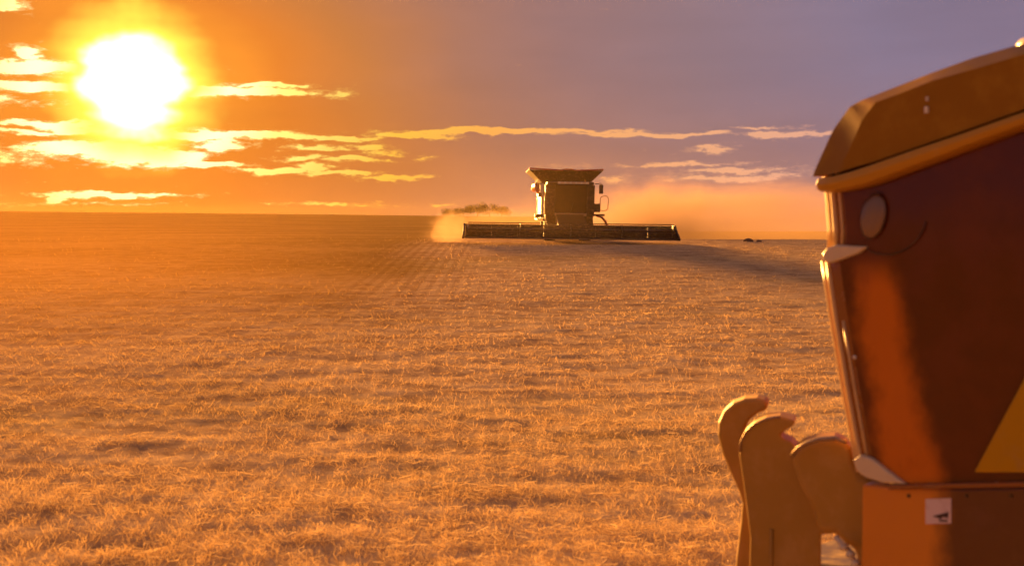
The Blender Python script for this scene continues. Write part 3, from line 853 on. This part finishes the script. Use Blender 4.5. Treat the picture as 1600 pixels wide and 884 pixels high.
    def half(secv):
        s, zb, zt, zs, ins = secv
        e = EW + ins
        return [(e + .05, zb - .002), (e + .005, zb + .008), (e - .012, (zb + zt) / 2), (e + .005, zt - .006), (e + .035, zt)], [(e + .03, zt - .004), (e + .045, zt + .3 * (zs - zt)), (e + .09, zt + .75 * (zs - zt)), (e + .15, zs - .01), (e + .24, zs + .0), (e + .5, zs + .008), (CW / 2, zs + .012)]
    def roof_loft(name, which, mat, lid):
        bm = bmesh.new(); prev = None
        for secv in sec:
            h = half(secv)[which]
            full = [(secv[0], w, z) for w, z in h] + [(secv[0], CW - w, z) for w, z in reversed(h) if abs(w - CW / 2) > 1e-6]
            row = [bm.verts.new(p) for p in full]
            if prev:
                m_ = len(row)
                for k in range(m_ - 1): bm.faces.new((prev[k], prev[k + 1], row[k + 1], row[k]))
                if lid: bm.faces.new((prev[m_ - 1], prev[0], row[0], row[m_ - 1]))
            else: first = row
            prev = row
        bm.faces.new(first); bm.faces.new(prev)
        return from_bm(name, bm, mat, c, smooth_=False)
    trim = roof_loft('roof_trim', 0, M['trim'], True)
    # faceted roof shell: side face, lighter-catching chamfer, front facet, flat top
    shell = [((1270, 276), (1271, 273), (1272, 269)), ((1300, 272), (1305, 266), (1288, 233)), ((1318, 267), (1326, 236), (1304, 200)), ((1340, 260), (1347, 188), (1328, 167)),
             ((1366, 253), (1368, 160), (1346, 157)), ((1400, 241), (1402, 148), (1400, 136)), ((1458, 221), (1458, 126), (1456, 114)), ((1526, 197), (1526, 107), (1520, 91)),
             ((1600, 171), (1600, 85), (1582, 73)), ((1850, 105), (1850, 42), (1830, 10))]
    bm = bmesh.new(); rows = []
    for k, (a, b_, d_) in enumerate(shell):
        ins = (.05, .015, 0, 0, 0, 0, 0, 0, 0, 0)[k]
        cw = (.095, .115, .135, .145, .155, .17, .19, .20, .20, .20)[k]
        half_ = [pt(*a, EW + .03 + ins), pt(*b_, EW + .032 + ins), pt(*d_, EW + cw)]
        crown_ = Vector((half_[2].x, CW / 2, half_[2].z + .004))
        rows.append(half_ + [crown_] + [Vector((q.x, CW - q.y, q.z)) for q in reversed(half_)])
    fineR = []
    for k in range(len(rows) - 1):
        for t in (0, .25, .5, .75):
            p0, p1, p2, p3 = rows[max(0, k - 1)], rows[k], rows[k + 1], rows[min(len(rows) - 1, k + 2)]
            if k > 1: fineR.append([p1[q].lerp(p2[q], t) for q in range(7)])
            else: fineR.append([0.5 * ((2 * p1[q]) + (p2[q] - p0[q]) * t + (2 * p0[q] - 5 * p1[q] + 4 * p2[q] - p3[q]) * t * t + (3 * p1[q] - p0[q] - 3 * p2[q] + p3[q]) * t ** 3) for q in range(7)])
    fineR.append(rows[-1])
    for q in (0, 1, 2, 3, 4, 5):                     # each face strip keeps its own crisp border
        pr = None
        for row in fineR:
            cur = [bm.verts.new(row[q]), bm.verts.new(row[q + 1])]
            if pr: bm.faces.new((pr[0], pr[1], cur[1], cur[0]))
            pr = cur
    for row in (fineR[0], fineR[-1]): bm.faces.new([bm.verts.new(q) for q in row])
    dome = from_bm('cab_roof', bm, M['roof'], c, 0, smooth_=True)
    md = trim.modifiers.new('bevel', 'BEVEL'); md.width = .006; md.segments = 2; md.limit_method = 'ANGLE'; md.angle_limit = R(40)
    # small marker lamp on the roof side
    for (px, py, r0, r1) in ((1449, 172, .013, .018), (1450, 155, .007, .012)):
        s0, z = sp(px, py, EW + .03)
        bm = bmesh.new(); b_box(bm, (s0 - r0 * .7, EW + .01, z - r1), (s0 + r0 * .7, EW + .06, z + r1)); from_bm('marker_lamp', bm, M['lamp'], dome, .004)
    # seam and screws on the roof side, hinges and handle of the door
    a, b_ = pt(1495, 150, EW + .038), pt(1494, 192, EW + .038)
    P_tube('roof_seam', [a, b_], .006, M['dark'], dome, 6)
    for px in (1420, 1510, 1580):
        q = pt(px, 774, -.012)
        bm = bmesh.new(); b_lathe(bm, [(0, .011), (-.007, .009)], 'Y', 8, (q.x, -.012, q.z)); from_bm('screw', bm, M['dark'], lb)
    # white dome aerial on top
    q = sp(1600, 66, EW + .3)
    bm = bmesh.new(); b_lathe(bm, [(0, .20), (.03, .205), (.055, .19), (.075, .13), (.082, .03)], 'Z', 24, (q[0] + .12, EW + .44, q[1] - .035)); from_bm('aerial_dome', bm, M['white'], dome, smooth_=True)
    # interior: seat, console, steering wheel
    st2 = P_box('seat', (.85, .65, 1.6), (1.0, 1.2, 2.6), M['black'], c, .05); P_box('seat_cushion', (.45, .65, 1.85), (.9, 1.2, 2.0), M['black'], st2, .05)
    bm = bmesh.new(); b_tube(bm, [(.25 + .05 * math.sin(a), .92 + .2 * math.cos(a), 2.25 + .19 * math.sin(a)) for a in [k * math.pi / 8 for k in range(17)]], .018, 6, False); from_bm('steering_wheel', bm, M['black'], c, smooth_=True)
    P_tube('steering_column', [(.1, .92, 1.58), (.25, .92, 2.25)], .05, M['black'], c, 8)
    # --- three curved guards in front of the cab, over the feeder house
    def guard(poly, w0, th, bev):
        return P_prism('curved_guard', [pt(px, py, w0) for px, py in poly], (-.56 * th, th, 0), M['guard'], c, bev, 6)
    g1 = [(1200, 627), (1198, 641), (1184, 646), (1172, 655), (1164, 668), (1160, 690), (1164, 720), (1185, 760), (1235, 800), (1240, 930), (1146, 930), (1150, 870), (1157, 815), (1159, 785), (1154, 768), (1142, 742), (1128, 708), (1121, 680), (1122, 660), (1130, 642), (1144, 630), (1162, 623), (1182, 622)]
    g2 = [(1243, 657), (1240, 665), (1228, 671), (1219, 679), (1224, 686), (1236, 690), (1246, 700), (1262, 720), (1300, 760), (1304, 834), (1282, 834), (1281, 930), (1170, 930), (1172, 840), (1166, 790), (1160, 745), (1155, 712), (1156, 690), (1164, 673), (1178, 661), (1196, 653), (1218, 650)]
    g3 = [(1236, 711), (1244, 700), (1258, 690), (1278, 684), (1304, 682), (1322, 688), (1330, 700), (1334, 722), (1345, 742), (1392, 758), (1400, 930), (1345, 930), (1338, 858), (1322, 852), (1306, 834), (1280, 834), (1272, 800), (1250, 760), (1240, 730)]
    guard(g1, .62, .20, .085); guard(g2, .34, .20, .085); 
    gg = guard(g3, .13, .20, .07)
    rim = [(1238, 712), (1246, 702), (1260, 693), (1280, 687), (1306, 685), (1322, 691)]
    P_tube('guard_rim', [pt(px, py - 1, .075) for px, py in rim], .014, M['steel'], gg, 8)
    for px, py in ((1322, 853), (1332, 864), (1340, 878)):
        q = pt(px, py, .02)
        bm = bmesh.new(); b_lathe(bm, [(0, .02), (-.03, .022), (-.05, .016)], 'Y', 10, tuple(q)); from_bm('hose_coupling', bm, M['cream'], c, smooth_=True)
    P_tube('hose', [pt(1306, 838, .06), pt(1316, 850, .05), pt(1330, 862, .05), pt(1338, 890, .06), pt(1336, 940, .08)], .016, M['cream'], c, 8)
    P_tube('stiffener', [pt(1206, 826, .335), pt(1205, 890, .335), pt(1205, 935, .335)], .012, M['guard'], c, 6)
    rim2 = [(1157, 705), (1158, 690), (1166, 674), (1180, 662), (1198, 654), (1218, 651)]
    P_tube('guard_rim', [pt(px, py, .34) for px, py in rim2], .010, M['steel'], c, 8)
    # feeder house and front axle below the frame of the picture
    P_prism('feeder_house', [(-.1, .68, .3), (-.1, .68, .8), (-.8, .68, .7), (-.8, .68, .2)], (0, .9, 0), M['dark'], c, .03)
    # chassis, tank, rear body, wheels (mostly outside the picture)
    P_box('body', (2.05, -.35, 1.0), (7.2, 2.2, 3.3), M['red'], c, .1)
    P_prism('side_panel', [(2.2, -.38, 1.3), (6.8, -.38, 1.3), (6.8, -.38, 2.6), (5.6, -.38, 3.1), (2.2, -.38, 3.1)], (0, .04, 0), M['yellow'], c, .02)
    P_prism('grain_tank', [(2.2, -.2, 3.32), (5.4, -.2, 3.32), (5.8, -.45, 4.1), (1.95, -.45, 4.1)], (0, 2.3, 0), M['dark'], c, .03)
    P_box('chassis', (.4, .35, .75), (7.0, 1.5, 1.02), M['dark'], c, .04)
    for s_, w_, rr, ww in ((1.5, .42, .95, .5), (1.5, 1.57, .95, .5), (5.9, .2, .62, .4), (5.9, 1.65, .62, .4)):
        wh = thing('wheel', '', '', (s_, w_, rr)); del wh['label']; del wh['category']; wh.parent = c
        bm = bmesh.new()
        b_lathe(bm, [(-ww / 2, rr * .55), (-ww / 2, rr * .9), (-ww * .4, rr * .97), (ww * .4, rr * .97), (ww / 2, rr * .9), (ww / 2, rr * .55)], 'Y', 32)
        for k in range(22):
            a = k * 2 * math.pi / 22
            for sg in (-1, 1):
                mt = Matrix.Rotation(a + sg * .07, 4, 'Y') @ Matrix.Translation((0, sg * ww * .24, rr * .985)) @ Matrix.Rotation(-sg * .5, 4, 'Z')
                b_box(bm, (-.035, -ww * .26, -.03), (.035, ww * .26, .035), mt)
        from_bm('tyre', bm, M['black'], wh)
        bm = bmesh.new(); b_lathe(bm, [(-ww * .3, rr * .2), (-ww * .32, rr * .56), (ww * .32, rr * .56), (ww * .3, rr * .2)], 'Y', 20)
        from_bm('rim', bm, M['yellow'], wh)
    return c
near_combine()

# ------------------------------------------------------------------ clods on the crest
m_clod = material('dry_soil_clod', (0.2, 0.11, 0.05), 0.95, bump=0.8)
for k, (px, r_, lab) in enumerate(((1170, .2, 'larger dark clod of soil and straw on the crest right of the distant combine'), (1186, .12, 'small dark clod beside the larger one on the crest'))):
    p = at(px, 377, CREST - .5)
    bm = bmesh.new(); bmesh.ops.create_icosphere(bm, subdivisions=3, radius=r_)
    rr = random.Random(k)
    for v in bm.verts:
        f = 1 + .5 * (float(fbm(np.array(v.co.x * 5 + 9 * k), np.array(v.co.y * 5 + v.co.z * 4), 3, 3)) - .5)
        v.co = Vector((v.co.x * 1.35 * f, v.co.y * f, v.co.z * .6 * f))
    o = from_bm('clod', bm, m_clod, smooth_=True); o.location = (p.x, p.y, float(ground_z(np.array(p.x), np.array(p.y))) + r_ * .2)
    o['label'] = lab; o['category'] = 'clod'; o['group'] = 'clods on the crest'

# ------------------------------------------------------------------ dust and haze
def volume_material(name, rgb, dens, g, clouded=None):
    m = bpy.data.materials.new(name); m.use_nodes = True
    t = m.node_tree; t.nodes.clear(); E.tree = t
    v = t.nodes.new('ShaderNodeVolumePrincipled')
    v.inputs['Color'].default_value = (*rgb, 1); v.inputs['Density'].default_value = dens; v.inputs['Anisotropy'].default_value = g
    out = t.nodes.new('ShaderNodeOutputMaterial'); t.links.new(v.outputs[0], out.inputs['Volume'])
    if clouded:
        tc = t.nodes.new('ShaderNodeTexCoord')
        s3 = t.nodes.new('ShaderNodeSeparateXYZ'); t.links.new(tc.outputs['Object'], s3.inputs[0])
        x, y, z = (E(o) for o in s3.outputs)                       # unit ellipsoid space
        r2 = x * x + y * y + z * z
        n = noise(tc.outputs['Object'], clouded[0], 4, 0.6)
        f = smooth(E.m('SQRT', r2) + (n - 0.5) * clouded[1], 0.95, 0.15)
        t.links.new((f * dens).s, v.inputs['Density'])
    return m
def dust(name, label, centre, half, dens, g, sc, amt, rgb=(0.95, 0.78, 0.6)):
    bm = bmesh.new(); bmesh.ops.create_icosphere(bm, subdivisions=3, radius=1.0)
    o = from_bm(name, bm, volume_material(name + '_air', rgb, dens, g, (sc, amt)))
    o.location = centre; o.scale = half
    o['kind'] = 'stuff'; o['label'] = label
    return o
p = at(1175, 352, 86); dust('dust_cloud', 'orange dust drifting low behind the distant combine to the right', (p.x, 86, 1.6), (25, 10, 4.9), 0.17, 0.35, 2.6, 1.4, (0.44, 0.32, 0.22))
p = at(1030, 330, 82); dust('dust_cloud', 'thicker dust rising just right of the distant combine', (p.x, 82, 2.4), (5.5, 6, 4.2), 0.17, 0.35, 2.6, 1.4, (0.44, 0.32, 0.22))
p = at(770, 352, 74); dust('dust_cloud', 'thin dust blowing low past the left end of the distant header', (p.x, 74, 2.2), (5.2, 5.0, 1.7), 0.12, 0.3, 2.6, 1.2, (0.5, 0.36, 0.24))
p = at(703, 360, 65); dust('dust_cloud', 'pale puff of dust at the left end of the distant header', (p.x, 65, 2.3), (1.3, 1.6, 1.4), 0.5, 0.3, 2.6, 1.2, (0.55, 0.42, 0.3))

p = at(640, 392, 50); dust('dust_cloud', 'thin added dust veil standing in for orange flare over the left of the field', (-14, 29, 1.7), (17, 26, 4.2), 0.0024, 0.5, 1.3, 0.6, (0.95, 0.48, 0.10))  # extra volume added to give the left field an orange flare-like glow
p = at(890, 340, 60); dust('dust_cloud', 'fine dust hanging in the air around the distant combine', (p.x, 60, 3.2), (11, 14, 4.6), 0.0015, 0.5, 1.3, 0.6, (0.95, 0.66, 0.32))

bm = bmesh.new(); b_box(bm, (-960, -560, -16.0), (960, 960, 10.5))
hz = from_bm('haze', bm, volume_material('haze_air', (0.98, 0.70, 0.25), 0.00004, 0.5)); hz['kind'] = 'stuff'
